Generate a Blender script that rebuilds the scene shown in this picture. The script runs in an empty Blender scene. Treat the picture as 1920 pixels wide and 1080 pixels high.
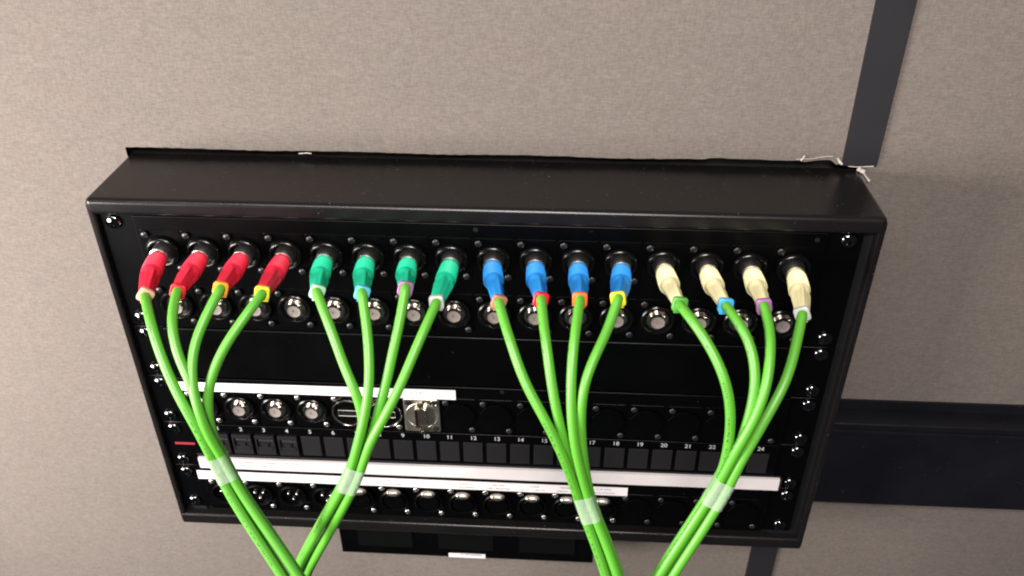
import bpy, bmesh, math, random
from mathutils import Vector, Matrix
random.seed(7)
S = 0.001                      # everything below is written in millimetres
sc = bpy.context.scene
col = sc.collection

# ------------------------------------------------------------------ camera
RM = Matrix(((0.9983361745552123, -0.04973129161238432, -0.029183577728386534),
             (0.05758425486159687, 0.8336339245843055, 0.549307321427817),
             (-0.0029893421516184932, -0.5500738845071018, 0.8351106426197479)))
CP = Vector((52.397, -469.956, 530.825)); FP = 1624.386
cam_d = bpy.data.cameras.new('camera'); cam = bpy.data.objects.new('camera', cam_d); col.objects.link(cam)
cx, cy_, cz = RM.col[0], RM.col[1], RM.col[2]
m = Matrix((cx, cz, -cy_)).transposed().to_4x4(); m.translation = CP * S
cam.matrix_world = m
cam_d.sensor_width = 36; cam_d.lens = FP / 1920 * 36
cam_d.clip_start = 0.01; cam_d.clip_end = 50
cam_d.dof.use_dof = True; cam_d.dof.focus_distance = 0.545; cam_d.dof.aperture_fstop = 12
sc.camera = cam

def at(x, y, Y):               # a point of the photograph at depth plane Y (mm)
    d = RM @ Vector(((x - 960) / FP, 1, -(y - 540) / FP)); t = (Y - CP.y) / d.y
    return CP + d * t

# ------------------------------------------------------------------ light of the room, plus an added fill
w = bpy.data.worlds.new('World'); sc.world = w; w.use_nodes = True
w.node_tree.nodes['Background'].inputs[0].default_value = (0.80, 0.86, 1.0, 1)
w.node_tree.nodes['Background'].inputs[1].default_value = 0.04
def area(name, loc, target, sx, sy, power, colr):
    l = bpy.data.lights.new(name, 'AREA'); l.shape = 'RECTANGLE'; l.size = sx; l.size_y = sy
    l.energy = power; l.color = colr
    o = bpy.data.objects.new(name, l); col.objects.link(o); o.location = loc
    o.rotation_euler = (Vector(target) - Vector(loc)).to_track_quat('-Z', 'Y').to_euler()
    return o
area('left_light', (-0.83, -0.50, 0.24), (-0.12, 0.05, 0.04), 0.46, 0.34, 18, (1.0, 0.93, 0.88))  # main light, low on the left at rack height, not overhead
area('ceiling_tube', (-0.45, -0.9, 1.15), (0.0, 0.0, 0.15), 0.50, 0.05, 3.2, (0.95, 0.96, 1.0))
area('front_fill', (0.02, -0.90, 0.98), (0.1, 0.0, 0.1), 0.36, 0.28, 13.5, (1.0, 0.92, 0.85))  # fill added in front to brighten the boots and soften the rack's shadow
sc.view_settings.view_transform = 'Standard'; sc.view_settings.look = 'None'
sc.view_settings.exposure = 0.35; sc.view_settings.gamma = 1
sc.render.engine = 'CYCLES'
try: sc.cycles.filter_width = 2.0
except Exception: pass

# ------------------------------------------------------------------ materials
def mat(name, base, rough=0.5, metal=0.0, bump=None, var=None, coat=0.0, spec=0.5, trans=0.0, sss=0.0):
    m = bpy.data.materials.new(name); m.use_nodes = True; nt = m.node_tree; b = nt.nodes['Principled BSDF']
    b.inputs['Base Color'].default_value = (*base, 1); b.inputs['Roughness'].default_value = rough
    b.inputs['Metallic'].default_value = metal; b.inputs['Coat Weight'].default_value = coat
    b.inputs['Specular IOR Level'].default_value = spec
    if sss: b.inputs['Subsurface Weight'].default_value = sss; b.inputs['Subsurface Scale'].default_value = 0.002
    tc = nt.nodes.new('ShaderNodeTexCoord')
    if var:
        sc_, amt = var
        n = nt.nodes.new('ShaderNodeTexNoise'); n.inputs['Scale'].default_value = sc_; n.inputs['Detail'].default_value = 5
        nt.links.new(tc.outputs['Object'], n.inputs['Vector'])
        r = nt.nodes.new('ShaderNodeMapRange'); r.inputs[3].default_value = 1 - amt; r.inputs[4].default_value = 1 + amt
        r.inputs[1].default_value = 0.3; r.inputs[2].default_value = 0.7
        nt.links.new(n.outputs['Fac'], r.inputs[0])
        mx = nt.nodes.new('ShaderNodeVectorMath'); mx.operation = 'SCALE'; mx.inputs[0].default_value = base
        nt.links.new(r.outputs[0], mx.inputs['Scale']); nt.links.new(mx.outputs[0], b.inputs['Base Color'])
        r2 = nt.nodes.new('ShaderNodeMapRange'); r2.inputs[3].default_value = max(0.03, rough - 0.08); r2.inputs[4].default_value = rough + 0.08
        nt.links.new(n.outputs['Fac'], r2.inputs[0]); nt.links.new(r2.outputs[0], b.inputs['Roughness'])
    if bump:
        sc_, st, dist = bump
        n = nt.nodes.new('ShaderNodeTexNoise'); n.inputs['Scale'].default_value = sc_; n.inputs['Detail'].default_value = 3
        nt.links.new(tc.outputs['Object'], n.inputs['Vector'])
        bp = nt.nodes.new('ShaderNodeBump'); bp.inputs['Strength'].default_value = st; bp.inputs['Distance'].default_value = dist
        nt.links.new(n.outputs['Fac'], bp.inputs['Height']); nt.links.new(bp.outputs[0], b.inputs['Normal'])
    return m

def fabric():
    m = bpy.data.materials.new('wall_fabric'); m.use_nodes = True; nt = m.node_tree; b = nt.nodes['Principled BSDF']
    b.inputs['Roughness'].default_value = 0.95; b.inputs['Specular IOR Level'].default_value = 0.1
    tc = nt.nodes.new('ShaderNodeTexCoord')
    def noise(scale3, s, det=3):
        mp = nt.nodes.new('ShaderNodeMapping'); mp.inputs['Scale'].default_value = scale3
        nt.links.new(tc.outputs['Object'], mp.inputs['Vector'])
        n = nt.nodes.new('ShaderNodeTexNoise'); n.inputs['Scale'].default_value = s; n.inputs['Detail'].default_value = det
        nt.links.new(mp.outputs[0], n.inputs['Vector']); return n
    thr = noise((0.17, 1, 1), 1450, 2)       # horizontal threads
    wrp = noise((1, 1, 0.28), 1300, 1)       # vertical threads
    blot = noise((0.5, 1, 1), 170, 3)
    big = noise((1, 1, 1), 7, 2)
    def mr(n, lo, hi, a=0.3, c=0.7):
        r = nt.nodes.new('ShaderNodeMapRange'); r.inputs[1].default_value = a; r.inputs[2].default_value = c
        r.inputs[3].default_value = lo; r.inputs[4].default_value = hi; nt.links.new(n.outputs['Fac'], r.inputs[0]); return r
    a = mr(thr, 0.86, 1.12); c = mr(wrp, 0.90, 1.08); d = mr(blot, 0.98, 1.02); e = mr(big, 0.98, 1.02)
    def mul(x, y):
        q = nt.nodes.new('ShaderNodeMath'); q.operation = 'MULTIPLY'; nt.links.new(x.outputs[0], q.inputs[0]); nt.links.new(y.outputs[0], q.inputs[1]); return q
    k = mul(mul(a, c), mul(d, e))
    hue = nt.nodes.new('ShaderNodeMix'); hue.data_type = 'RGBA'
    hue.inputs['A'].default_value = (0.174, 0.149, 0.134, 1); hue.inputs['B'].default_value = (0.171, 0.149, 0.134, 1)
    nt.links.new(mr(noise((1, 1, 1), 30, 2), 0, 1, .35, .65).outputs[0], hue.inputs['Factor'])
    mx = nt.nodes.new('ShaderNodeVectorMath'); mx.operation = 'SCALE'
    nt.links.new(hue.outputs['Result'], mx.inputs[0]); nt.links.new(k.outputs[0], mx.inputs['Scale'])
    nt.links.new(mx.outputs[0], b.inputs['Base Color'])
    bp = nt.nodes.new('ShaderNodeBump'); bp.inputs['Strength'].default_value = 0.5; bp.inputs['Distance'].default_value = 0.0004
    nt.links.new(thr.outputs['Fac'], bp.inputs['Height']); nt.links.new(bp.outputs[0], b.inputs['Normal'])
    return m

def cable_mat():
    m = bpy.data.materials.new('green_pvc'); m.use_nodes = True; nt = m.node_tree; b = nt.nodes['Principled BSDF']
    b.inputs['Roughness'].default_value = 0.46; b.inputs['Specular IOR Level'].default_value = 0.75
    b.inputs['Subsurface Weight'].default_value = 0.08; b.inputs['Subsurface Scale'].default_value = 0.0015
    b.inputs['Subsurface Radius'].default_value = (0.4, 1.0, 0.2)
    uv = nt.nodes.new('ShaderNodeUVMap'); uv.uv_map = 'UVMap'
    sep = nt.nodes.new('ShaderNodeSeparateXYZ'); nt.links.new(uv.outputs[0], sep.inputs[0])
    # the printed legend: a row of tiny dark characters along the jacket
    mp = nt.nodes.new('ShaderNodeMapping'); mp.inputs['Scale'].default_value = (1.1, 9.0, 1); nt.links.new(uv.outputs[0], mp.inputs[0])
    n = nt.nodes.new('ShaderNodeTexNoise'); n.inputs['Scale'].default_value = 1.0; n.inputs['Detail'].default_value = 1
    nt.links.new(mp.outputs[0], n.inputs['Vector'])
    g = nt.nodes.new('ShaderNodeMath'); g.operation = 'GREATER_THAN'; g.inputs[1].default_value = 0.56; nt.links.new(n.outputs['Fac'], g.inputs[0])
    def cmp(lo, hi):
        q = nt.nodes.new('ShaderNodeMath'); q.operation = 'COMPARE'; q.inputs[1].default_value = (lo + hi) / 2; q.inputs[2].default_value = (hi - lo) / 2
        nt.links.new(sep.outputs['Y'], q.inputs[0]); return q
    b1 = cmp(0.40, 0.47); b2 = cmp(0.90, 0.97)
    band = nt.nodes.new('ShaderNodeMath'); band.operation = 'MAXIMUM'; nt.links.new(b1.outputs[0], band.inputs[0]); nt.links.new(b2.outputs[0], band.inputs[1])
    mu = nt.nodes.new('ShaderNodeMath'); mu.operation = 'MULTIPLY'; nt.links.new(g.outputs[0], mu.inputs[0]); nt.links.new(band.outputs[0], mu.inputs[1])
    m2 = nt.nodes.new('ShaderNodeMath'); m2.operation = 'MULTIPLY'; m2.inputs[1].default_value = 0.75; nt.links.new(mu.outputs[0], m2.inputs[0])
    mix = nt.nodes.new('ShaderNodeMix'); mix.data_type = 'RGBA'
    mix.inputs['A'].default_value = (0.092, 0.365, 0.024, 1); mix.inputs['B'].default_value = (0.02, 0.05, 0.015, 1)
    nt.links.new(m2.outputs[0], mix.inputs['Factor']); nt.links.new(mix.outputs['Result'], b.inputs['Base Color'])
    return m

def tape_mat():
    m = bpy.data.materials.new('frosted_tape'); m.use_nodes = True; nt = m.node_tree; b = nt.nodes['Principled BSDF']
    b.inputs['Base Color'].default_value = (0.74, 0.80, 0.74, 1); b.inputs['Roughness'].default_value = 0.28
    tc = nt.nodes.new('ShaderNodeTexCoord'); wn = nt.nodes.new('ShaderNodeTexNoise'); wn.inputs['Scale'].default_value = 220
    nt.links.new(tc.outputs['Object'], wn.inputs['Vector']); bp = nt.nodes.new('ShaderNodeBump'); bp.inputs['Strength'].default_value = 0.7; bp.inputs['Distance'].default_value = 0.001
    nt.links.new(wn.outputs['Fac'], bp.inputs['Height']); nt.links.new(bp.outputs[0], b.inputs['Normal'])
    t = nt.nodes.new('ShaderNodeBsdfTransparent'); mx = nt.nodes.new('ShaderNodeMixShader'); mx.inputs[0].default_value = 0.18
    nt.links.new(t.outputs[0], mx.inputs[1]); nt.links.new(b.outputs[0], mx.inputs[2])
    nt.links.new(mx.outputs[0], nt.nodes['Material Output'].inputs[0]); return m

M = {
 'fabric': fabric(), 'cable': cable_mat(), 'tape': tape_mat(),
 'black_steel': mat('black_powder_coat', (0.0070, 0.0060, 0.0064), 0.28, bump=(2600, 0.14, 0.0002), var=(30, 0.12), spec=0.38),
 'panel': mat('black_panel', (0.0008, 0.0008, 0.0011), 0.34, bump=(2200, 0.05, 0.0002), var=(25, 0.25), spec=0.14),
 'plate': mat('black_die_cast', (0.0008, 0.0008, 0.0011), 0.34, var=(60, 0.2), spec=0.14),
 'collar_metal': mat('bright_nickel', (0.85, 0.82, 0.78), 0.30, 1.0),
 'matte': mat('matte_black', (0.006, 0.006, 0.007), 0.6, spec=0.25),
 'insert': mat('dark_grey_plastic', (0.010, 0.0095, 0.011), 0.45, bump=(900, 0.2, 0.0002), spec=0.4),
 'gloss': mat('glossy_black', (0.003, 0.003, 0.003), 0.20, spec=0.32),
 'chrome': mat('nickel', (0.60, 0.55, 0.51), 0.17, 1.0, var=(300, 0.08)),
 'satin': mat('satin_nickel', (0.62, 0.57, 0.51), 0.40, 1.0, var=(120, 0.08)),
 'disc': mat('pale_dielectric', (0.22, 0.19, 0.175), 0.35, 0.0, var=(400, 0.10)),
 'dark_screw': mat('black_zinc_screw', (0.055, 0.055, 0.057), 0.38, 0.8),
 'grey_screw': mat('zinc_screw', (0.50, 0.48, 0.46), 0.30, 1.0),
 'bolt': mat('black_nickel_bolt', (0.14, 0.14, 0.145), 0.09, 1.0),
 'paper': mat('white_paper', (0.74, 0.70, 0.72), 0.55, var=(200, 0.015)),
 'paper2': mat('white_card', (0.60, 0.56, 0.57), 0.5, var=(90, 0.03)),
 'smudge': mat('faded_print', (0.14, 0.13, 0.14), 0.7),
 'print': mat('white_print', (0.42, 0.42, 0.44), 0.5),
 'pinblock': mat('brown_pin_block', (0.028, 0.020, 0.018), 0.4),
 'ink': mat('black_ink', (0.03, 0.03, 0.03), 0.6),
 'redline': mat('red_label', (0.30, 0.02, 0.035), 0.5),
 'strip': mat('dark_trim_vinyl', (0.017, 0.0165, 0.020), 0.62, bump=(1500, 0.15, 0.0003), var=(14, 0.12), spec=0.3),
 'trunk': mat('black_trunking', (0.007, 0.007, 0.010), 0.38, bump=(400, 0.1, 0.0005), var=(18, 0.25), spec=0.35),
 'back': mat('dark_void', (0.012, 0.010, 0.010), 0.9),
 'torn': mat('torn_backing', (0.55, 0.50, 0.46), 0.85),
}
def add_dust(m, amount=0.74, colr=(0.22, 0.20, 0.19, 1), scale=700):
    nt = m.node_tree; b = nt.nodes['Principled BSDF']; src = b.inputs['Base Color'].links[0].from_socket
    tc = nt.nodes.new('ShaderNodeTexCoord'); n = nt.nodes.new('ShaderNodeTexNoise'); n.inputs['Scale'].default_value = scale; n.inputs['Detail'].default_value = 2
    nt.links.new(tc.outputs['Object'], n.inputs['Vector'])
    r = nt.nodes.new('ShaderNodeMapRange'); r.inputs[1].default_value = amount; r.inputs[2].default_value = amount + 0.04; nt.links.new(n.outputs['Fac'], r.inputs[0])
    mx = nt.nodes.new('ShaderNodeMix'); mx.data_type = 'RGBA'; mx.inputs['B'].default_value = colr
    nt.links.new(src, mx.inputs['A']); nt.links.new(r.outputs[0], mx.inputs['Factor']); nt.links.new(mx.outputs['Result'], b.inputs['Base Color'])
add_dust(M['black_steel'], 0.735); add_dust(M['trunk'], 0.74, (0.10, 0.10, 0.11, 1)); add_dust(M['panel'], 0.76, (0.07, 0.07, 0.075, 1), 500)
def rubber(n, c): return mat(n, c, 0.46, bump=(1500, 0.12, 0.0002), spec=0.4)
BOOT = {'red': rubber('red_rubber', (0.80, 0.022, 0.060)), 'green': rubber('teal_rubber', (0.012, 0.60, 0.33)),
        'blue': rubber('blue_rubber', (0.025, 0.29, 0.80)), 'yellow': rubber('cream_rubber', (0.97, 0.90, 0.52))}
CLIP = {k: mat('clip_' + k, c, 0.42, spec=0.45) for k, c in {
    'brown': (0.38, 0.17, 0.10), 'pale brown': (0.66, 0.40, 0.28), 'red': (0.66, 0.01, 0.03), 'orange': (0.78, 0.16, 0.015), 'amber': (0.80, 0.30, 0.02),
    'yellow': (0.80, 0.68, 0.03), 'mint': (0.35, 0.58, 0.42), 'light blue': (0.10, 0.45, 0.62), 'blue': (0.05, 0.38, 0.72),
    'purple': (0.30, 0.12, 0.30), 'grey': (0.50, 0.50, 0.48), 'dark green': (0.08, 0.34, 0.05)}.items()}

# ------------------------------------------------------------------ mesh helpers
def link(name, bm, material, parent=None, smooth=False, loc=None):
    me = bpy.data.meshes.new(name)
    bmesh.ops.recalc_face_normals(bm, faces=bm.faces)
    bm.to_mesh(me); bm.free()
    if smooth:
        for p in me.polygons: p.use_smooth = True
        me.set_sharp_from_angle(angle=math.radians(38))
    for mm in (material if isinstance(material, (list, tuple)) else [material]): me.materials.append(mm)
    o = bpy.data.objects.new(name, me); col.objects.link(o)
    if smooth and name in ('shell', 'faceplate', 'cover', 'housing', 'outlet_cover', 'port_blank', 'network_jack', 'bnc_socket', 'hdmi_socket', 'vga_socket', 'blank_plate', 'shutter', 'xlr_plug', 'xlr_socket'):
        wn = o.modifiers.new('weighted_normal', 'WEIGHTED_NORMAL'); wn.keep_sharp = True; wn.weight = 90
    if loc is not None: o.location = Vector(loc) * S
    if parent: o.parent = parent
    return o
def box(bm, x0, x1, y0, y1, z0, z1, bev=0, seg=2, mi=0):
    vs = [bm.verts.new((x * S, y * S, z * S)) for x in (x0, x1) for y in (y0, y1) for z in (z0, z1)]
    idx = [(0, 1, 3, 2), (4, 6, 7, 5), (0, 4, 5, 1), (2, 3, 7, 6), (0, 2, 6, 4), (1, 5, 7, 3)]
    fs = [bm.faces.new([vs[i] for i in f]) for f in idx]
    for f in fs: f.material_index = mi
    if bev:
        es = list({e for f in fs for e in f.edges})
        bmesh.ops.bevel(bm, geom=es, offset=bev * S, segments=seg, profile=0.5, affect='EDGES', clamp_overlap=True, material=-1)
def lathe(bm, prof, cx=0, cz=0, n=32, mi=0, a0=0):
    """profile of (radius, y); axis along Y through (cx, cz)"""
    rings = []
    for r, y in prof:
        if r < 1e-6: rings.append([bm.verts.new((cx * S, y * S, cz * S))])
        else: rings.append([bm.verts.new(((cx + r * math.cos(a0 + 2 * math.pi * i / n)) * S, y * S, (cz + r * math.sin(a0 + 2 * math.pi * i / n)) * S)) for i in range(n)])
    for A, B in zip(rings, rings[1:]):
        for i in range(n):
            j = (i + 1) % n
            if len(A) == 1 and len(B) == 1: continue
            if len(A) == 1: f = bm.faces.new((A[0], B[i], B[j]))
            elif len(B) == 1: f = bm.faces.new((A[i], B[0], A[j]))
            else: f = bm.faces.new((A[i], B[i], B[j], A[j]))
            f.material_index = mi
def rrect(w_, h_, r, n=5):
    pts = []
    for cx_, cz_, a in ((w_ / 2 - r, h_ / 2 - r, 0), (-w_ / 2 + r, h_ / 2 - r, 90), (-w_ / 2 + r, -h_ / 2 + r, 180), (w_ / 2 - r, -h_ / 2 + r, 270)):
        for i in range(n + 1):
            t = math.radians(a + 90 * i / n); pts.append((cx_ + r * math.cos(t), cz_ + r * math.sin(t)))
    return pts
def plate(bm, pts, y_front, y_back, cx=0, cz=0, edge=0.4):
    """flat plate, outline pts in x/z, front face at y_front with a small chamfer"""
    def ring(k, y): return [bm.verts.new(((cx + x * k[0]) * S, y * S, (cz + z * k[1]) * S)) for x, z in pts]
    mxx = max(abs(p[0]) for p in pts); mzz = max(abs(p[1]) for p in pts)
    a = ring(((mxx - edge) / mxx, (mzz - edge) / mzz), y_front); b = ring((1, 1), y_front + edge); c = ring((1, 1), y_back)
    n = len(pts)
    for A, B in ((a, b), (b, c)):
        for i in range(n): bm.faces.new((A[i], A[(i + 1) % n], B[(i + 1) % n], B[i]))
    bm.faces.new(a)
def catmull(P, per=10):
    out = []
    Q = [P[0] * 2 - P[1]] + list(P) + [P[-1] * 2 - P[-2]]
    for i in range(1, len(Q) - 2):
        p0, p1, p2, p3 = Q[i - 1:i + 3]
        for k in range(per):
            t = k / per
            out.append(0.5 * ((2 * p1) + (-p0 + p2) * t + (2 * p0 - 5 * p1 + 4 * p2 - p3) * t * t + (-p0 + 3 * p1 - 3 * p2 + p3) * t ** 3))
    out.append(Q[-2].copy()); return out
def frames(path):
    T = []
    for i in range(len(path)):
        a = path[max(0, i - 1)]; b = path[min(len(path) - 1, i + 1)]; T.append((b - a).normalized())
    u = T[0].cross(Vector((0, 1, 0.3))).normalized(); F = []
    for t in T:
        u = (u - t * u.dot(t)).normalized(); F.append((t, u, t.cross(u)))
    return F
def tube(bm, path, rad, n=14, caps=True, shape=None, uv=False, twist=0.0):
    F = frames(path); rings = []; L = 0; Ls = []
    lay = bm.loops.layers.uv.new('UVMap') if uv else None
    for i, (p, (t, u, v)) in enumerate(zip(path, F)):
        if i: L += (p - path[i - 1]).length
        Ls.append(L); r = rad(i) if callable(rad) else rad
        ring = []
        for k in range(n):
            a = 2 * math.pi * k / n + twist * L; s = shape(a, i) if shape else 1
            ring.append(bm.verts.new((p + (u * math.cos(a) + v * math.sin(a)) * r * s) * S))
        rings.append(ring)
    for i in range(len(rings) - 1):
        for k in range(n):
            j = (k + 1) % n
            f = bm.faces.new((rings[i][k], rings[i][j], rings[i + 1][j], rings[i + 1][k]))
            if uv:
                for lp, (uu, vv) in zip(f.loops, ((Ls[i], k / n), (Ls[i], (k + 1) / n), (Ls[i + 1], (k + 1) / n), (Ls[i + 1], k / n))): lp[lay].uv = (uu, vv)
    if caps: bm.faces.new(rings[0]); bm.faces.new(rings[-1])
def tag(o, label, cat, group=None, kind=None):
    if label: o['label'] = label
    if cat: o['category'] = cat
    if group: o['group'] = group
    if kind: o['kind'] = kind
    return o
def empty(name, loc, label, cat, group=None):
    o = bpy.data.objects.new(name, None); col.objects.link(o); o.location = Vector(loc) * S; o.empty_display_size = 0.01
    return tag(o, label, cat, group)
def dup(o, parent, loc=None):
    c = o.copy(); col.objects.link(c); c.parent = parent
    if loc is not None: c.location = Vector(loc) * S
    for ch in list(o.children): dup(ch, c)
    return c

# ------------------------------------------------------------------ the wall
D = 67.3                     # wall plane behind the front rim of the enclosure
bm = bmesh.new()
def quadxz(bm, x0, x1, z0, z1, y): bm.faces.new([bm.verts.new((x * S, y * S, z * S)) for x, z in ((x0, z0), (x1, z0), (x1, z1), (x0, z1))])
# fabric round the cut-out; its upper lip is ragged
xl, xr, zb, zt = -247.2, 253.0, -22.0, 283.6
quadxz(bm, -1300, xl, -900, 1100, D); quadxz(bm, xr, 1300, -900, 1100, D); quadxz(bm, xl, xr, -900, zb, D)
N = 120; prev = None
for i in range(N + 1):
    x = xl + (xr - xl) * i / N
    z = zt + 0.35 * math.sin(x * 0.05) + random.uniform(-0.25, 0.25) + (0.9 if x > 150 else 0)
    if x > 214: z = 283.3 + 2.0 * min(1, (x - 214) / 12) - (3.2 if x > 234 else 0)
    a = bm.verts.new((x * S, D * S, z * S)); b = bm.verts.new((x * S, D * S, 1.1)); c = bm.verts.new((x * S, (D + 3) * S, z * S))
    if prev: bm.faces.new((prev[0], a, b, prev[1])); bm.faces.new((prev[2], c, a, prev[0]))
    prev = (a, b, c)
wall = link('wall', bm, M['fabric']); tag(wall, 'beige grey woven fabric wall covering with a ragged cut above the rack', 'wall', kind='structure')
bm = bmesh.new(); quadxz(bm, -1300, 1300, -900, 1100, D + 14)
link('backing_board', bm, M['back'], wall)
# curled white threads and torn backing at the cut
def torn(pts, r):
    bm = bmesh.new(); tube(bm, catmull([at(x, y, D - 1.2 - k * .5) for k, (x, y) in enumerate(pts)], 5), lambda i: r * (0.7 + 0.5 * random.random()), n=7)
    return link('torn_edge', bm, M['torn'], wall, smooth=True)
torn([(1492, 299), (1506, 298), (1520, 298), (1545, 294), (1562, 293)], 0.22)
torn([(1502, 301), (1507, 295), (1509, 292)], 0.6)
torn([(1571, 297), (1574, 303), (1579, 308)], 0.9)
torn([(1608, 316), (1614, 320), (1620, 323)], 1.5)
torn([(1616, 321), (1624, 332), (1630, 340)], 0.9)
torn([(1590, 311), (1606, 313), (1638, 312)], 0.35)
torn([(560, 288), (575, 287), (584, 288)], 0.35)

# vertical joint strips above and below the box
def strip(x0, x1, x0b, x1b, z0, z1, label):
    bm = bmesh.new()
    f = [bm.verts.new((x * S, (D - 2.2) * S, z * S)) for x, z in ((x0b, z0), (x1b, z0), (x1, z1), (x0, z1))]
    g = [bm.verts.new((x * S, (D - 0.1) * S, z * S)) for x, z in ((x0b, z0), (x1b, z0), (x1, z1), (x0, z1))]
    bm.faces.new(f)
    for i in range(4): bm.faces.new((f[i], g[i], g[(i + 1) % 4], f[(i + 1) % 4]))
    bmesh.ops.bevel(bm, geom=list(f[0].link_edges) + list(f[2].link_edges), offset=0.5 * S, segments=2, affect='EDGES')
    o = link('joint_strip', bm, M['strip']); tag(o, label, 'trim strip', 'dark strips over the wall fabric joint'); return o
strip(238.5 - 8, 262.5 - 3.5, 239.6, 262.4, 282.0, 900, 'slate grey joint strip running up the wall from the top right corner of the rack')
strip(236.2, 259.8, 236.2, 259.8, -600, -30, 'dark joint strip on the fabric wall just below the bottom right corner of the rack')

# cable trunking running off to the right
t = empty('cable_trunking', (400, D, 28), 'glossy black horizontal cable trunking on the wall right of the rack', 'cable trunking')
bm = bmesh.new(); box(bm, 253.6 - 400, 900, D - 19.2 - D, -0.2, -16 - 28, 72 - 28, 1.2, 3); link('cover', bm, M['trunk'], t, smooth=True)
bm = bmesh.new(); box(bm, 253.6 - 400, 900, -2.4, -0.3, 72.2 - 28, 81.5 - 28, 0.4); link('back_plate', bm, M['trunk'], t)
bm = bmesh.new(); box(bm, 253.6 - 400, 900, -21.0, -19.3, 62 - 28, 66 - 28, 0.6); link('ridge', bm, M['trunk'], t)

# ------------------------------------------------------------------ rack enclosure
XL, XR, ZB, ZT = -246.6, 252.3, -19.3, 278.4
enc = empty('rack_enclosure', (0, D, ZB), 'black steel wall mounted rack box holding the patch panels', 'rack enclosure')
def off(x, y, z): return (x, y - D, z - ZB)
bm = bmesh.new()
rimT, rimB, rimS = 12.0, 11.5, 4.3
def bx(x0, x1, y0, y1, z0, z1, bev=0, seg=2):
    a = off(x0, y0, z0); b = off(x1, y1, z1); box(bm, a[0], b[0], a[1], b[1], a[2], b[2], bev, seg)
bx(XL, XR, 0, D + 5, ZT - rimT + 0.0, ZT, 3.6, 7)                 # folded top with its front lip
bx(XL, XR, 0, D - 0.5, ZB, ZB + 11.3, 2.4, 5)                     # bottom
bx(XL, XL + 4.4, 0.6, D - 0.6, ZB + 3, ZT - 3, 1.2, 3)
bx(XR - 4.4, XR, 0.6, D - 0.6, ZB + 3, ZT - 3, 1.2, 3)
link('shell', bm, M['black_steel'], enc, smooth=True)
for x0, x1 in ((-241.5, -226), (226, 247.7)):
    bm = bmesh.new(); bx(x0, x1, 6.3, 9, ZB + 11.5, ZT - 12.2); link('rack_rail', bm, M['matte'], enc)
bm = bmesh.new(); bx(-241, 247, D - 4, D - 2, ZB + 11.5, ZT - 12.5); link('back_plate', bm, M['back'], enc)
bm = bmesh.new(); bx(-241.4, 247.5, 8.5, 10.5, -7.9, 1.5); link('filler', bm, M['matte'], enc)

# rack bolt prototype (dome head, cross slot)
def bolt_bm(r=5.2, h=3.2):
    bm = bmesh.new()
    prof = [(r, 0), (r * 1.0, -0.5)] + [(r * math.cos(a), -0.5 - (h - .5) * math.sin(a)) for a in [math.radians(x) for x in (12, 25, 38, 50, 62)]] + [(r * .30, -h), (r * .26, -h + 1.0), (0, -h + 1.0)]
    lathe(bm, prof, n=24); 
    for a in (0, 90):
        c = Matrix.Rotation(math.radians(a + 20), 4, 'Y')
        b2 = bmesh.new(); box(b2, -2.2, 2.2, -h - 0.05, -h + 0.2, -0.35, 0.35); bmesh.ops.transform(b2, matrix=c, verts=b2.verts)
        me = bpy.data.meshes.new('tmp'); b2.to_mesh(me); b2.free(); bm.from_mesh(me); bpy.data.meshes.remove(me)
    return bm
PROTO = {}
def small_screw_bm(r=2.35, h=1.3):
    bm = bmesh.new()
    lathe(bm, [(r, 0), (r, -0.35)] + [(r * math.cos(math.radians(a)), -0.35 - (h - .35) * math.sin(math.radians(a))) for a in (20, 40, 60)] + [(r * .33, -h), (r * .25, -h + .6), (0, -h + .6)], n=18)
    return bm

PF = 4.0   # front of the panel ears
def panel(name, label, z0, z1, bolts):
    """steel face with thin ears; the folded centre section stands 1.6 mm proud"""
    t = empty(name, (0, PF, z0), label, 'patch panel' if 'blank' not in name else 'blank panel')
    bm = bmesh.new(); h = z1 - z0
    box(bm, -241.2, -219.3, 0, 2.2, 0.35, h - 0.35, 0.25, 1); box(bm, 219.3, 241.2, 0, 2.2, 0.35, h - 0.35, 0.25, 1)
    box(bm, -219.2, 219.2, -1.7, 12, 0.3, h - 0.3, 1.5 if name == 'blank_panel' else 0.8, 4)
    link('faceplate', bm, M['panel'], t, smooth=True)
    for x, z in bolts:
        if 'bolt' not in PROTO:
            PROTO['bolt'] = link('bolt', bolt_bm(), M['bolt'], t, smooth=True, loc=(x, 0, z - z0))
        else: dup(PROTO['bolt'], t, (x, 0, z - z0)).rotation_euler.y = random.uniform(0, 6)
    return t
PY = -1.7    # front of centre section, relative to panel origin
def place(kind, build, parent, x, z, mname='screw'):
    if kind not in PROTO: PROTO[kind] = build(parent, x, z); return PROTO[kind]
    return dup(PROTO[kind], parent, (x, PY, z))
def add_screws(j, m, ul=True, lr=True):
    for k, s in enumerate(((-9.4, 12.4), (9.4, -12.4))):
        if (k == 0 and not ul) or (k == 1 and not lr): continue
        link('screw', small_screw_bm(), m, j, smooth=True, loc=(s[0], -1.55, s[1]))
def dplate(bm, flat=False, thick=1.5):
    plate(bm, rrect(26.4, 30.8, 2.0), -0.35 if thick > 1.4 else -0.3, 0.0, edge=0.12)
def b_bnc_top(parent, x, z):       # socket with a plug pushed into it
    bm = bmesh.new(); dplate(bm)
    j = link('bnc_socket', bm, M['plate'], parent, smooth=True, loc=(x, PY, z)); bm = bmesh.new()
    lathe(bm, [(11.2, -1.4), (10.9, -2.6), (10.2, -3.5), (9.2, -3.9), (8.4, -3.3), (8.1, -1.2), (8.0, -0.4), (0, -0.4)], n=36)
    link('collar', bm, M['gloss'], j, smooth=True); add_screws(j, M['dark_screw']); return j
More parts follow.
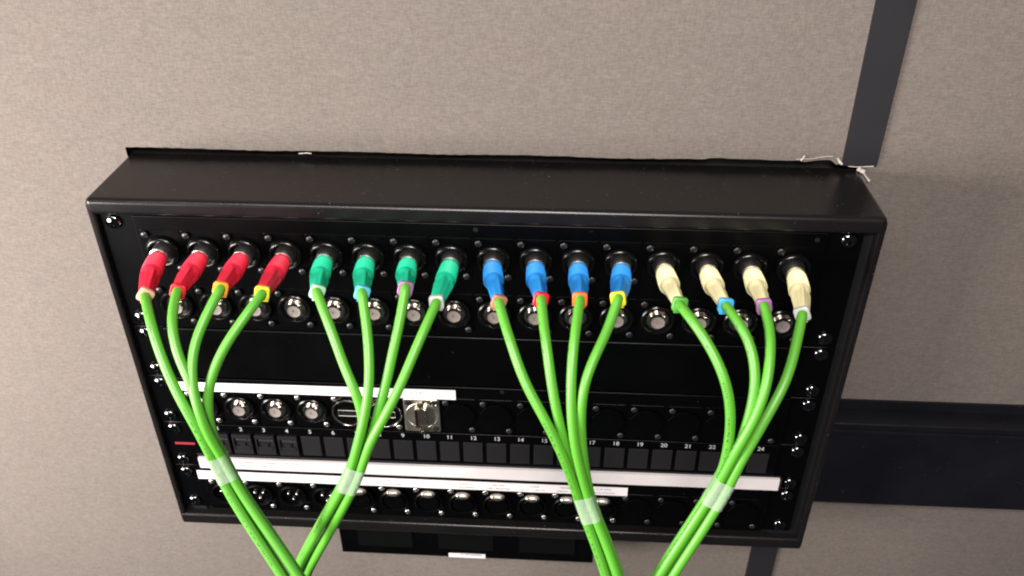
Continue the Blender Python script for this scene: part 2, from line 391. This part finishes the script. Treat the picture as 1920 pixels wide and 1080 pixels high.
def bnc_free(mscrew, r_cup=9.0):
    def f(parent, x, z):
        bm = bmesh.new(); dplate(bm)
        j = link('bnc_socket', bm, M['plate'], parent, smooth=True, loc=(x, PY, z)); bm = bmesh.new()
        lathe(bm, [(11.4, -1.4), (11.2, -2.4), (10.5, -3.0), (9.6, -3.0), (9.0, -2.2), (8.7, -1.0), (7.2, -0.5), (0, -0.4)], n=36)
        link('collar', bm, M['gloss'], j, smooth=True)
        bm = bmesh.new()       # nickel cup and barrel with its two bayonet lugs
        lathe(bm, [(7.4, -0.55), (7.2, -0.9), (6.5, -0.8), (5.9, -0.6), (5.2, -0.7), (5.1, -1.6), (5.1, -4.4), (4.9, -4.7), (4.55, -4.7), (4.5, -4.2)], n=36)
        for a in (42, -95):
            c = Vector((5.3 * math.cos(math.radians(a)), 0, 5.3 * math.sin(math.radians(a))))
            b2 = bmesh.new(); bmesh.ops.create_uvsphere(b2, u_segments=12, v_segments=8, radius=1.7 * S)
            bmesh.ops.transform(b2, matrix=Matrix.Translation(Vector((c.x, -2.3, c.z)) * S), verts=b2.verts)
            me = bpy.data.meshes.new('tmp'); b2.to_mesh(me); b2.free(); bm.from_mesh(me); bpy.data.meshes.remove(me)
        link('barrel', bm, M['chrome'], j, smooth=True)
        bm = bmesh.new(); lathe(bm, [(4.52, -4.4), (3.6, -4.1), (1.0, -4.1), (0.9, -3.6), (0, -3.6)], n=24)
        link('insulator', bm, M['disc'], j, smooth=True)
        add_screws(j, mscrew); return j
    return f
def b_blank(mscrew):
    def f(parent, x, z):
        bm = bmesh.new(); dplate(bm, thick=1.3)
        lathe(bm, [(11.6, -1.3), (11.4, -1.75), (11.0, -1.9), (0, -1.9)], n=32)
        j = link('blank_plate', bm, M['panel'], parent, smooth=True, loc=(x, PY, z)); add_screws(j, mscrew); return j
    return f
def b_hdmi(parent, x, z):
    bm = bmesh.new(); dplate(bm)
    lathe(bm, [(11.2, -1.5), (11.2, -2.0), (0, -2.0)], n=36)
    j = link('hdmi_socket', bm, M['plate'], parent, smooth=True, loc=(x, PY, z))
    bm = bmesh.new(); lathe(bm, [(12.3, -1.6), (12.4, -2.6), (12.0, -3.1), (11.4, -3.1), (11.0, -2.7), (10.9, -2.05)], n=40)
    link('ring', bm, M['chrome'], j, smooth=True)
    bm = bmesh.new()
    for z0, z1 in ((2.4, 2.8), (-2.8, -2.3)): box(bm, -7.5, 7.5, -2.9, -2.0, z0, z1, 0.1, 1)
    for x0 in (-7.5, 7.1): box(bm, x0, x0 + .4, -2.5, -2.0, -2.1, 2.2)
    link('port_rim', bm, M['satin'], j)
    bm = bmesh.new(); box(bm, -5.5, 5.5, -2.9, -2.05, -0.4, 0.5); link('port_tongue', bm, M['insert'], j)
    add_screws(j, M['grey_screw']); return j
def b_vga(parent, x, z):
    bm = bmesh.new(); plate(bm, rrect(26.0, 30.8, 1.6), -2.2, 0.0)
    lathe(bm, [(12.2, -2.2), (11.9, -2.5), (11.3, -2.5), (11.0, -2.25)], n=40)
    j = link('vga_socket', bm, M['satin'], parent, smooth=True, loc=(x, PY, z))
    bm = bmesh.new()
    def dsub(w_, h_, y0, y1):
        pts = [(px_, pz_) for px_, pz_ in rrect(w_, h_, 1.4, 4)]; pts = [(px_ * (1 - 0.012 * (pz_)), pz_) if False else (px_, pz_ * (1 - 0.012 * px_)) for px_, pz_ in pts]
        n = len(pts); A = [bm.verts.new((a * S, y0 * S, b * S)) for a, b in pts]; B = [bm.verts.new((a * S, y1 * S, b * S)) for a, b in pts]
        C = [bm.verts.new((a * .86 * S, y0 * S, b * .94 * S)) for a, b in pts]; E = [bm.verts.new((a * .86 * S, (y1 - .2) * S, b * .94 * S)) for a, b in pts]
        for P, Q in ((A, B), (A, C), (C, E)):
            for i in range(n): bm.faces.new((P[i], P[(i + 1) % n], Q[(i + 1) % n], Q[i]))
    dsub(9.0, 17.5, -6.0, -2.2); link('socket_shell', bm, M['chrome'], j, smooth=True)
    bm = bmesh.new(); plate(bm, rrect(7.6, 16.2, 1.2), -4.9, -2.3)
    link('pin_block', bm, M['pinblock'], j)
    bm = bmesh.new()
    for c in range(3):
        for r in range(5): lathe(bm, [(0.62, -5.0), (0.6, -5.35), (0, -5.35)], (c - 1) * 2.0, (r - 2) * 2.5 + (0.6 if c == 1 else 0), n=8)
    link('pin_holes', bm, M['chrome'], j)
    for zz in (12.6, -12.6):
        bm = bmesh.new(); lathe(bm, [(2.5, -2.2), (2.5, -5.6), (1.4, -5.6), (1.3, -3.4), (0, -3.4)], 0, zz, n=6); link('standoff', bm, M['chrome'], j)
    bm = bmesh.new(); lathe(bm, [(2.9, -2.25), (2.8, -3.0), (1.9, -3.2), (1.7, -2.6), (0, -2.6)], 9.3, 12.2, n=20); link('screw', bm, M['chrome'], j, smooth=True)
    for sx, sz in ((-9.4, 12.2), (9.4, -12.2)):
        bm = bmesh.new(); lathe(bm, [(2.5, -2.25), (2.3, -2.9), (0, -3.1)], sx, sz, n=18); link('screw', bm, M['dark_screw'], j, smooth=True)
    return j
def b_xlr_m(parent, x, z):
    bm = bmesh.new(); dplate(bm)
    lathe(bm, [(11.3, -1.5), (11.0, -2.6), (10.2, -3.0), (9.3, -2.6), (9.0, -1.0), (8.9, 3.0), (0, 3.0)], n=36)
    j = link('xlr_plug', bm, M['plate'], parent, smooth=True, loc=(x, PY, z))
    bm = bmesh.new()
    for a in (30, 150, 270):
        lathe(bm, [(1.35, 3.0), (1.35, -1.2), (1.2, -1.8), (0.8, -2.3), (0, -2.5)], 3.9 * math.cos(math.radians(a)), 3.9 * math.sin(math.radians(a)), n=14)
    link('pins', bm, M['chrome'], j, smooth=True)
    add_screws(j, M['grey_screw']); return j
def b_xlr_f(parent, x, z):
    bm = bmesh.new(); dplate(bm)
    lathe(bm, [(11.5, -1.5), (11.3, -2.8), (10.6, -3.4), (9.8, -3.3), (9.3, -2.4), (9.2, -0.8), (8.3, -0.6), (8.2, -3.0), (7.8, -3.5), (0, -3.5)], n=36)
    for a in (90, 210, 330):
        lathe(bm, [(1.6, -3.5), (1.6, -3.8), (1.2, -3.8), (1.1, -3.45)], 3.9 * math.cos(math.radians(a)), 3.9 * math.sin(math.radians(a)), n=14)
    j = link('xlr_socket', bm, M['plate'], parent, smooth=True, loc=(x, PY, z))
    bm = bmesh.new(); bmesh.ops.create_uvsphere(bm, u_segments=24, v_segments=12, radius=1.0)
    bmesh.ops.transform(bm, matrix=Matrix.Translation(Vector((0, -3.4, 10.4)) * S) @ Matrix.Diagonal((5.9 * S, 3.2 * S, 3.0 * S, 1)), verts=bm.verts)
    for k in range(5): box(bm, -3.9 + k * 1.7, -3.3 + k * 1.7, -6.7, -4.4, 10.6, 12.6, 0.2, 1)
    link('push_tab', bm, M['satin'], j, smooth=True)
    add_screws(j, M['grey_screw']); return j
XC = [-203.5 + 27 * k for k in range(16)]
bl = lambda *z: [(x, q) for q in z for x in (-232.5, 232.5)]

# --- panel 1 : two rows of BNC
p1 = panel('bnc_patch_panel', 'tall top patch panel with two rows of sixteen BNC sockets and the coloured plugs', 178.1, 266.4, bl(260.6, 185.6))
for k in range(16):
    place('bnc_plugged', b_bnc_top, p1, XC[k], 240.7 - 178.1)
for k in range(16):
    place('bnc_open', bnc_free(M['dark_screw']), p1, XC[k], 198.0 - 178.1)
def hole(parent, x, z):
    bm = bmesh.new(); lathe(bm, [(1.6, PY - .05), (1.5, PY - .12), (0, PY - .1)], x, z, n=16); link('panel_hole', bm, M['matte'], parent)
hole(p1, 1.5, 84); hole(p1, 213, 83)
# --- panel 2 : blank
p2 = panel('blank_panel', 'plain black blank panel below the two rows of BNC sockets', 133.8, 177.9, bl(172.0, 140.3))
# --- panel 3 : mixed D row
p3 = panel('media_patch_panel', 'patch panel with four BNC sockets, two round HDMI sockets and a silver VGA plate', 89.3, 133.5, bl(127.1, 95.4))
def relabel(root, mt):
    for c in root.children:
        if c.name.startswith('screw'):
            c.data = c.data.copy(); c.data.materials[0] = mt
for k in range(4):
    if 'bnc_small' not in PROTO: PROTO['bnc_small'] = bnc_free(M['grey_screw'])(p3, XC[k], 107.2 - 89.3)
    else: dup(PROTO['bnc_small'], p3, (XC[k], PY, 107.2 - 89.3))
for k in (4, 5): place('hdmi', b_hdmi, p3, XC[k], 107.2 - 89.3)
place('vga', b_vga, p3, XC[6], 107.2 - 89.3)
for k in range(7, 16): place('blank_a', b_blank(M['dark_screw']), p3, XC[k], 107.2 - 89.3)
hole(p3, 17, 41)
# --- panel 4 : 24 numbered keystone ports
p4 = panel('keystone_patch_panel', 'patch panel with twenty four numbered square ports above a long white label strip', 44.7, 89.0, bl(82.5, 50.1))
XK = [-198.1 + 17.53 * k for k in range(24)]
def text_bm(s, size, cx, cz, y):
    cu = bpy.data.curves.new('t', 'FONT'); cu.body = s; cu.size = size * S; cu.align_x = 'CENTER'; cu.align_y = 'CENTER'; cu.extrude = 0.05 * S; cu.offset = 0.03 * S
    o = bpy.data.objects.new('t', cu); col.objects.link(o); dg = bpy.context.evaluated_depsgraph_get(); dg.update()
    me = bpy.data.meshes.new_from_object(o.evaluated_get(dg)); bm = bmesh.new(); bm.from_mesh(me)
    bpy.data.objects.remove(o); bpy.data.curves.remove(cu); bpy.data.meshes.remove(me)
    bmesh.ops.transform(bm, matrix=Matrix.Translation(Vector((cx, y, cz)) * S) @ Matrix.Rotation(math.radians(90), 4, 'X'), verts=bm.verts)
    return bm
for k in range(24):
    x = XK[k]; z = 71.0 - 44.7
    if k < 4:
        if 'jack' not in PROTO:
            bm = bmesh.new()
            for a in ((-7.4, 7.4, 6.2, 9.6), (-7.4, 7.4, -9.6, -5.6), (-7.4, -6.0, -5.6, 6.2), (6.0, 7.4, -5.6, 6.2)): box(bm, a[0], a[1], -2.0, 0.5, a[2], a[3], 0.35, 2)
            j = link('network_jack', bm, M['insert'], p4, smooth=True, loc=(x, PY, z)); PROTO['jack'] = j
            bm = bmesh.new(); box(bm, -6.0, 6.0, -0.6, 0.3, -5.6, 6.2); link('opening', bm, M['matte'], j)
            bm = bmesh.new(); box(bm, -5.6, 5.6, -1.9, -0.7, -5.4, -1.6, 0.3); box(bm, -2.2, 2.2, -1.7, -0.7, -1.5, 1.6, 0.3); link('shutter', bm, M['insert'], j, smooth=True)
            bm = bmesh.new(); 
            for q in range(8): box(bm, -4.2 + q * 1.05, -3.8 + q * 1.05, -1.5, -0.7, 4.2, 5.8)
            box(bm, 4.9, 5.8, -1.9, -0.8, 4.6, 5.6); link('contacts', bm, M['satin'], j)
        else: dup(PROTO['jack'], p4, (x, PY, z))
    else:
        if 'kblank' not in PROTO:
            bm = bmesh.new(); box(bm, -7.3, 7.3, -0.9, 0.5, -9.6, 9.6, 0.5, 2)
            PROTO['kblank'] = link('port_blank', bm, M['insert'], p4, smooth=True, loc=(x, PY, z))
        else: dup(PROTO['kblank'], p4, (x, PY, z))
    link('number', text_bm(str(k + 1), 5.0, x + 0.4, 85.0 - 44.7, PY - 0.12), M['print'], p4)
bm = bmesh.new(); box(bm, -215.5, -235, -0.5, 0.1, 21.4, 23.2); link('red_mark', bm, M['redline'], p4)
# --- panel 5 : XLR row
p5 = panel('xlr_patch_panel', 'bottom patch panel with three pin XLR connectors and a white paper label above them', -2.6, 44.4, bl(37.2, 4.6))
for k in range(16):
    z = 17.4 + 2.6
    if k < 4: place('xlrm', b_xlr_m, p5, XC[k], z)
    elif k < 12: place('xlrf', b_xlr_f, p5, XC[k], z)
    else: place('blank_b', b_blank(M['dark_screw']), p5, XC[k], z)

# white paper labels (quads following the tilt seen in the photo)
def label(parent, corners, y, m, thick=0.25, name='label_strip', steps=18):
    (xa, za0, za1), (xb, zb0, zb1) = corners; bm = bmesh.new(); O = parent.location / S
    rows = []
    for i in range(steps + 1):
        f = i / steps; x = xa + (xb - xa) * f; z0 = za0 + (zb0 - za0) * f; z1 = za1 + (zb1 - za1) * f
        wv = 0.10 * math.sin(i * 1.7)
        rows.append([bm.verts.new(Vector((x - O.x, yy - O.y, zz - O.z)) * S) for yy, zz in ((y + wv, z0), (y + wv, z1), (y + thick + 0.2, z1), (y + thick + .2, z0))])
    for A, B in zip(rows, rows[1:]):
        for k in range(4): bm.faces.new((A[k], A[(k + 1) % 4], B[(k + 1) % 4], B[k]))
    bm.faces.new(rows[0]); bm.faces.new(rows[-1])
    return link(name, bm, m, parent)
def smudges(lab, items, y):
    """illegible faded print: rows of tiny marks"""
    bm = bmesh.new(); O = lab.parent.location / S
    for x0, x1, z, h, dens in items:
        x = x0
        while x < x1:
            wd = random.uniform(0.35, 0.9)
            if random.random() < dens:
                hh = h * random.uniform(0.55, 1)
                box(bm, x - O.x, x + wd - O.x, y - 0.16 - O.y, y - 0.11 - O.y, z - O.z - hh / 2, z - O.z + hh / 2)
            x += wd + random.uniform(0.25, 0.6)
    link('faded_text', bm, M['smudge'], lab)
FY = PF + PY
l3 = label(p3, ((-221.0, 122.9, 130.8), (-16.2, 123.2, 131.8)), FY - 1.9, M['paper'])
smudges(l3, [(x - 6, x + 6, 129.0, 1.1, .8) for x in XC[1:6]] + [(x - 3, x + 9, 125.6, 1.1, .6) for x in XC[0:5]] + [(XC[4] - 8, XC[4] + 8, 127.2, 1.0, .9), (-48, -38, 128.6, 1.3, .9), (-30, -28, 128.6, 1.2, .9), (XC[5] - 8, XC[5] + 8, 126, 1, .9)], FY - 1.9)
l4 = label(p4, ((-218.2, 45.6, 56.0), (223.4, 45.9, 57.2)), FY - 2.6, M['paper2'], 2.0)
smudges(l4, [(x - 6.5, x + 6, 53.6, 1.1, .85) for x in XK[1:4]] + [(x - 5.5, x + 5, 49.6, 1.0, .85) for x in XK[1:4]], FY - 2.6)
bm = bmesh.new(); O = p4.location / S
box(bm, 223.6, 225.2, PY - 2.4, PY, 46.0 - 44.7, 57.2 - 44.7, .2); box(bm, -219, 224, PY - 1.0, PY, 57.6 - 44.7, 58.8 - 44.7, .3)
link('label_holder', bm, M['insert'], p4)
l5 = label(p5, ((-222.4, 32.9, 41.6), (112.0, 32.8, 41.3)), FY - 1.9, M['paper'])
smudges(l5, [(x - 6, x + 5, 38.9, 1.0, .8) for x in XC[1:12]] + [(x - 8, x + 9, 35.2, 1.0, .85) for x in XC[4:12]], FY - 1.9)

# ------------------------------------------------------------------ outlet box under the enclosure
t = empty('outlet_box', (-18, D, -84), 'black outlet box with a small white label fixed to the wall directly under the rack', 'outlet box')
bm = bmesh.new(); box(bm, -128 + 18, 92 + 18, 30 - D, -0.3, -83.2 + 84, -20 + 84, 1.2, 3); link('housing', bm, M['panel'], t, smooth=True)
for x in (-88, -18, 52):
    bm = bmesh.new(); box(bm, x - 24 + 18, x + 24 + 18, 29.0 - D, 31 - D, -72 + 84, -30 + 84, 0.8, 2)
    bm2 = None; link('outlet_cover', bm, M['gloss'], t, smooth=True)
bm = bmesh.new(); box(bm, -33.6 + 18, -1.6 + 18, 29.6 - D, 30.2 - D, -82.6 + 84, -77.6 + 84); lb = link('label', bm, M['paper'], t)
bm = bmesh.new()
for x0, x1, z0, z1 in ((-23, -20.5, -78.8, -78.2), (-19.5, -14.5, -78.7, -78.1), (-13.8, -12.8, -79.8, -78.2), (-12.2, -8, -79.0, -78.2), (-7.4, -5, -79.1, -78.3)):
    box(bm, x0 + 18, x1 + 18, 29.45 - D, 29.55 - D, z0 + 84, z1 + 84)
link('text', bm, M['ink'], lb)

# ------------------------------------------------------------------ the sixteen cables
CR = 2.85
# per cable: boot colour, clip colour, boot tip px, pixel track down to where it joins, (offset u, v in the bundle), extra Y in the merge
C = [
 # bundle 1
 dict(b='red', c='pale brown', tip=(273, 553), tr=[(278, 585), (290, 636), (311, 691), (333, 740), (356, 780), (377, 818)], o=(-1, 1)),
 dict(b='red', c='red', tip=(334, 545), tr=[(323, 580), (322, 613), (329, 653), (344, 691), (358, 717), (368, 752), (382, 805)], o=(-1, -1)),
 dict(b='red', c='amber', tip=(414, 541), tr=[(393, 580), (373, 620), (362, 658), (359, 691), (361, 724), (368, 755), (378, 785), (390, 818)], o=(1, 1)),
 dict(b='red', c='yellow', tip=(492, 549), tr=[(469, 582), (440, 620), (415, 660), (398, 700), (390, 736), (389, 769), (395, 802), (403, 828)], o=(1, -1)),
 # bundle 2
 dict(b='green', c='mint', tip=(595, 547), tr=[(609, 589), (627, 633), (645, 688), (658, 714), (673, 752), (682, 785), (680, 820)], o=(-1, -1)),
 dict(b='green', c='light blue', tip=(679, 549), tr=[(687, 602), (691, 646), (693, 688), (692, 732), (686, 768), (678, 806), (668, 842)], o=(-1, 1)),
 dict(b='green', c='purple', tip=(760, 541), tr=[(752, 594), (741, 640), (730, 693), (721, 732), (709, 772), (702, 805), (689, 842)], o=(1, -1)),
 dict(b='green', c='grey', tip=(819, 566), tr=[(801, 607), (783, 646), (765, 690), (747, 732), (727, 771), (708, 805), (690, 836)], o=(1, 1)),
 # bundle 3
 dict(b='blue', c='brown', tip=(935, 566), tr=[(946, 607), (958, 641), (971, 685), (991, 732), (1012, 768), (1033, 807), (1050, 843), (1064, 875)], o=(-1, 1)),
 dict(b='blue', c='red', tip=(1014, 561), tr=[(1019, 607), (1024, 641), (1030, 688), (1036, 732), (1044, 773), (1053, 812), (1064, 852)], o=(-1, -1)),
 dict(b='blue', c='orange', tip=(1087, 561), tr=[(1082, 602), (1076, 641), (1072, 688), (1070, 740), (1072, 789), (1077, 836), (1086, 874)], o=(1, 1)),
 dict(b='blue', c='yellow', tip=(1159, 560), tr=[(1142, 615), (1125, 648), (1108, 685), (1095, 721), (1089, 763), (1089, 812), (1094, 862)], o=(1, -1)),
 # bundle 4
 dict(b='yellow', c='dark green', tip=(1274, 570), tr=[(1290, 590), (1311, 618), (1331, 650), (1348, 682), (1359, 712), (1368, 745), (1371, 788), (1367, 832), (1359, 866)], o=(-1, -1)),
 dict(b='yellow', c='blue', tip=(1360, 572), tr=[(1383, 602), (1402, 632), (1413, 668), (1417, 706), (1414, 740), (1406, 778), (1394, 818), (1377, 855)], o=(1, -1)),
 dict(b='yellow', c='purple', tip=(1432, 573), tr=[(1443, 612), (1445, 640), (1444, 675), (1440, 706), (1433, 741), (1417, 782), (1398, 816), (1379, 847)], o=(-1, 1)),
 dict(b='yellow', c='grey', tip=(1504, 588), tr=[(1496, 633), (1487, 672), (1477, 706), (1461, 741), (1439, 779), (1420, 813), (1401, 846), (1384, 874)], o=(1, 1)),
]
# bundles: centre line in px from the tape downwards  (x, y, Y)
B = [
 dict(c=[(409, 856, -106), (426, 897, -110), (466, 962, -118), (505, 1018, -126), (546, 1080, -134), (600, 1165, -146)], tp=(407, 852), bt=(427, 897), rot=12, sp=[2.75, 2.8, 3.3, 3.6, 3.9, 4.0], Y=-106),
 dict(c=[(670, 872, -104), (653, 914, -106), (625, 960, -104), (602, 1005, -100), (574, 1050, -98), (548, 1110, -98), (560, 1170, -98)], tp=(670, 870), bt=(652, 916), rot=-10, sp=[2.9, 3.0, 3.5, 3.6, 3.5, 3.4, 3.4], Y=-104),
 dict(c=[(1093, 925, -110), (1107, 969, -114), (1130, 1020, -120), (1148, 1080, -128), (1175, 1160, -138)], tp=(1092, 924), bt=(1108, 970), rot=14, sp=[2.8, 2.9, 3.2, 3.5, 3.6], Y=-110),
 dict(c=[(1362, 898, -108), (1336, 940, -110), (1308, 985, -114), (1271, 1040, -119), (1244, 1082, -122), (1205, 1150, -128)], tp=(1363, 897), bt=(1335, 941), rot=-16, sp=[3.0, 3.2, 3.4, 3.5, 3.6, 3.6], Y=-108),
]
CAMV = CP
def bframe(P, i, rot):
    a = P[max(0, i - 1)]; b = P[min(len(P) - 1, i + 1)]; t = (b - a).normalized()
    v = (CP - P[i]).normalized(); v = (v - t * v.dot(t)).normalized(); u = v.cross(t).normalized()
    if u.dot(RM.col[0]) < 0: u = -u
    r = math.radians(rot); return u * math.cos(r) + v * math.sin(r), v * math.cos(r) - u * math.sin(r)
NAMES = {'red': 'red', 'green': 'teal', 'blue': 'blue', 'yellow': 'cream'}
POS = ['leftmost', 'second', 'third', 'rightmost']
for bi, bd in enumerate(B):
    BP = [at(x, y, Y) for x, y, Y in bd['c']]
    bfr = [bframe(BP, i, bd['rot']) for i in range(len(BP))]
    members = C[bi * 4:bi * 4 + 4]; paths = []
    for ci, cd in enumerate(members):
        k = bi * 4 + ci
        X0 = XC[k]
        tipY = -57.0
        tip = at(*cd['tip'], tipY)
        base = Vector((X0, -6.2, 240.7))
        root = empty('bnc_cable', (X0, 0, 240.7), 'green cable with %s boot, %s marker ring, %s of four %s plugs' % (NAMES[cd['b']], cd['c'], POS[ci], NAMES[cd['b']]), 'cable', 'green cables plugged into the top row')
        O = Vector((X0, 0, 240.7))
        # boot axis: leaves the socket straight, then bends towards the cable
        mid = base + Vector((0, -21, 0)) * 1.0
        chord = tip - base
        mid = base + chord * 0.45 + (Vector((0, -1, 0)) * chord.length * 0.45 - chord * 0.45) * 0.45
        bpth = []
        for i in range(31):
            f = i / 30; bpth.append((1 - f) ** 2 * base + 2 * f * (1 - f) * mid + f * f * tip)
        blen = sum((b_ - a_).length for a_, b_ in zip(bpth, bpth[1:]))
        bm = bmesh.new()
        fine = []
        for i in range(len(bpth) - 1):
            for q in range(3): fine.append(bpth[i].lerp(bpth[i + 1], q / 3))
        fine.append(bpth[-1])
        nf = len(fine) - 1
        def brad(i):
            f = i / nf
            if f < 0.03: r = 4.9 + f / 0.03 * 0.5
            elif f < 0.46: r = 5.4 + 0.55 * math.sin((f - .03) / 0.43 * math.pi * .6)
            elif f < 0.52: r = 5.92 - (f - 0.46) / 0.06 * 0.35
            else: r = 5.57 - (f - 0.52) / 0.48 * 1.65
            if 0.07 < f < 0.44: r += 0.40 if (i % 3 == 0) else -0.25
            return r
        ph = random.uniform(0, 1.6)
        def bshape(a, i):
            f = i / nf
            if f > 0.48:
                g = min(1, (f - 0.48) / 0.08) * (1 - 0.5 * max(0, (f - .6) / .4))
                return 1 + g * (0.30 * max(0, math.cos(4 * a + ph)) ** 1.5 - 0.17)
            return 1
        bm = bmesh.new(); tube(bm, [p - O for p in fine], brad, n=32, shape=bshape)
        boot = link('boot', bm, BOOT[cd['b']], root, smooth=True)
        # nickel coupling and collar at the socket
        bm = bmesh.new(); d0 = (bpth[1] - bpth[0]).normalized()
        lathe(bm, [(0, 3.4), (6.6, 3.4), (6.6, 0.4), (6.4, -0.6), (6.4, -1.8), (6.2, -2.3), (6.2, -5.6), (5.9, -6.3), (5.5, -6.5), (0, -6.5)], n=32)
        link('coupling', bm, M['collar_metal'], root, smooth=True)
        # coloured marker ring clipped at the boot end : a squarish open clip
        tdir = (bpth[-1] - bpth[-2]).normalized()
        bm = bmesh.new()
        cp = [tip - tdir * 0.9 - O, tip - tdir * 0.6 - O, tip + tdir * 1.6 - O, tip + tdir * 2.0 - O]
        def cshape(a, i): return (abs(math.cos(a)) ** 5 + abs(math.sin(a)) ** 5) ** (-1 / 5)
        tube(bm, cp, lambda i: (3.9, 4.35, 4.35, 3.9)[i], n=32, shape=cshape)
        u_ = frames(cp)[0][1]; cdirr = (-RM.col[2] - tdir * (-RM.col[2]).dot(tdir)).normalized()
        cpos = cp[1] + cdirr * 4.6
        b2 = bmesh.new(); box(b2, -3.1, 3.1, -0.9, 0.9, -1.2, 1.0, 0.4, 2)
        rot = Matrix((RM.col[0].lerp(Vector((1, 0, 0)), .5).normalized(), cdirr.cross(RM.col[0]).normalized(), cdirr)).transposed().to_4x4(); 
        bmesh.ops.transform(b2, matrix=Matrix.Translation(cpos * S) @ rot, verts=b2.verts)
        me = bpy.data.meshes.new('tmp'); b2.to_mesh(me); b2.free(); bm.from_mesh(me); bpy.data.meshes.remove(me)
        link('marker_ring', bm, CLIP[cd['c']], boot, smooth=True)
        # jacket
        n = len(cd['tr']); pts = [tip - tdir * 3.5, tip + tdir * 2.5]
        ou, ov = cd['o']
        for i, (x, y) in enumerate(cd['tr']):
            f = (i + 1) / (n + 1)
            Yb = tipY + (bd['Y'] - tipY) * (1 - (1 - f) ** 2.0)
            Yb += (-ov) * 3.4 * f ** 1.5
            pts.append(at(x, y, Yb - 3.0 * (1 - f)))
        for i, P in enumerate(BP):
            u, v = bfr[i]; s_ = bd['sp'][i]
            pts.append(P + u * ou * s_ + v * ov * 2.9)
        last = pts[-1]
        dd = (pts[-1] - pts[-2]).normalized()
        pts += [last + dd * 40 + Vector((0, 4, -30)), last + dd * 60 + Vector((0, 10, -140)), last + dd * 62 + Vector((0, 10, -300))]
        path = catmull([p - O for p in pts], 10)
        for _ in range(90):
            path = path[:12] + [path[i] * 0.5 + (path[i - 1] + path[i + 1]) * 0.25 for i in range(12, len(path) - 1)] + path[-1:]
        paths.append([p + O for p in path])
        bm = bmesh.new(); tube(bm, path, CR, n=20, uv=True)
        jk = link('jacket', bm, M['cable'], root, smooth=True)
    # frosted tape round the bundle
    a, b = at(*bd['tp'], BP[0].y), at(*bd['bt'], BP[1].y)
    names = ['red', 'teal', 'blue', 'cream']
    root_loc = (a + b) / 2
    bm = bmesh.new()
    n_ = 12; rings = []; ax = (b - a).normalized()
    u0 = RM.col[0] - ax * RM.col[0].dot(ax); u0.normalize(); v0 = ax.cross(u0)
    for i in range(n_ + 1):
        q = a.lerp(b, i / n_); cs_ = []
        for pth in paths:            # where each cable crosses this cross-section
            best = None
            for p, p2 in zip(pth, pth[1:]):
                d1 = (p - q).dot(ax); d2 = (p2 - q).dot(ax)
                if (p - q).length < 60 and d1 <= 0 < d2:
                    best = p.lerp(p2, -d1 / (d2 - d1)); break
            if best is not None: cs_.append(((best - q).dot(u0), (best - q).dot(v0)))
        ring = []
        for k in range(48):
            an = 2 * math.pi * k / 48; dx, dz = math.cos(an), math.sin(an)
            c_ = max(cs_, key=lambda c: c[0] * dx + c[1] * dz)
            R_ = CR + 0.30 + 0.10 * math.sin(i * 1.9 + k * .8)
            ring.append(bm.verts.new((q - root_loc + u0 * (c_[0] + dx * R_) + v0 * (c_[1] + dz * R_)) * S))
        rings.append(ring)
    for A, Bq in zip(rings, rings[1:]):
        for k in range(48): bm.faces.new((A[k], A[(k + 1) % 48], Bq[(k + 1) % 48], Bq[k]))
    for i in range(n_):                       # the loose end of the tape lying over itself
        for k in range(6, 17):
            P_ = [rings[i][k], rings[i][k + 1], rings[i + 1][k + 1], rings[i + 1][k]]
            cen = sum((v_.co for v_ in rings[i]), Vector()) / 48
            bm.faces.new([bm.verts.new(v_.co + (v_.co - cen).normalized() * 0.00035) for v_ in P_])
    tp = link('tape_wrap', bm, M['tape'], None, smooth=True, loc=root_loc)
    tag(tp, 'frosted clear tape wrapped round the bundle of cables with %s plugs' % names[bi], 'tape', 'tape wraps holding each bundle of four cables')
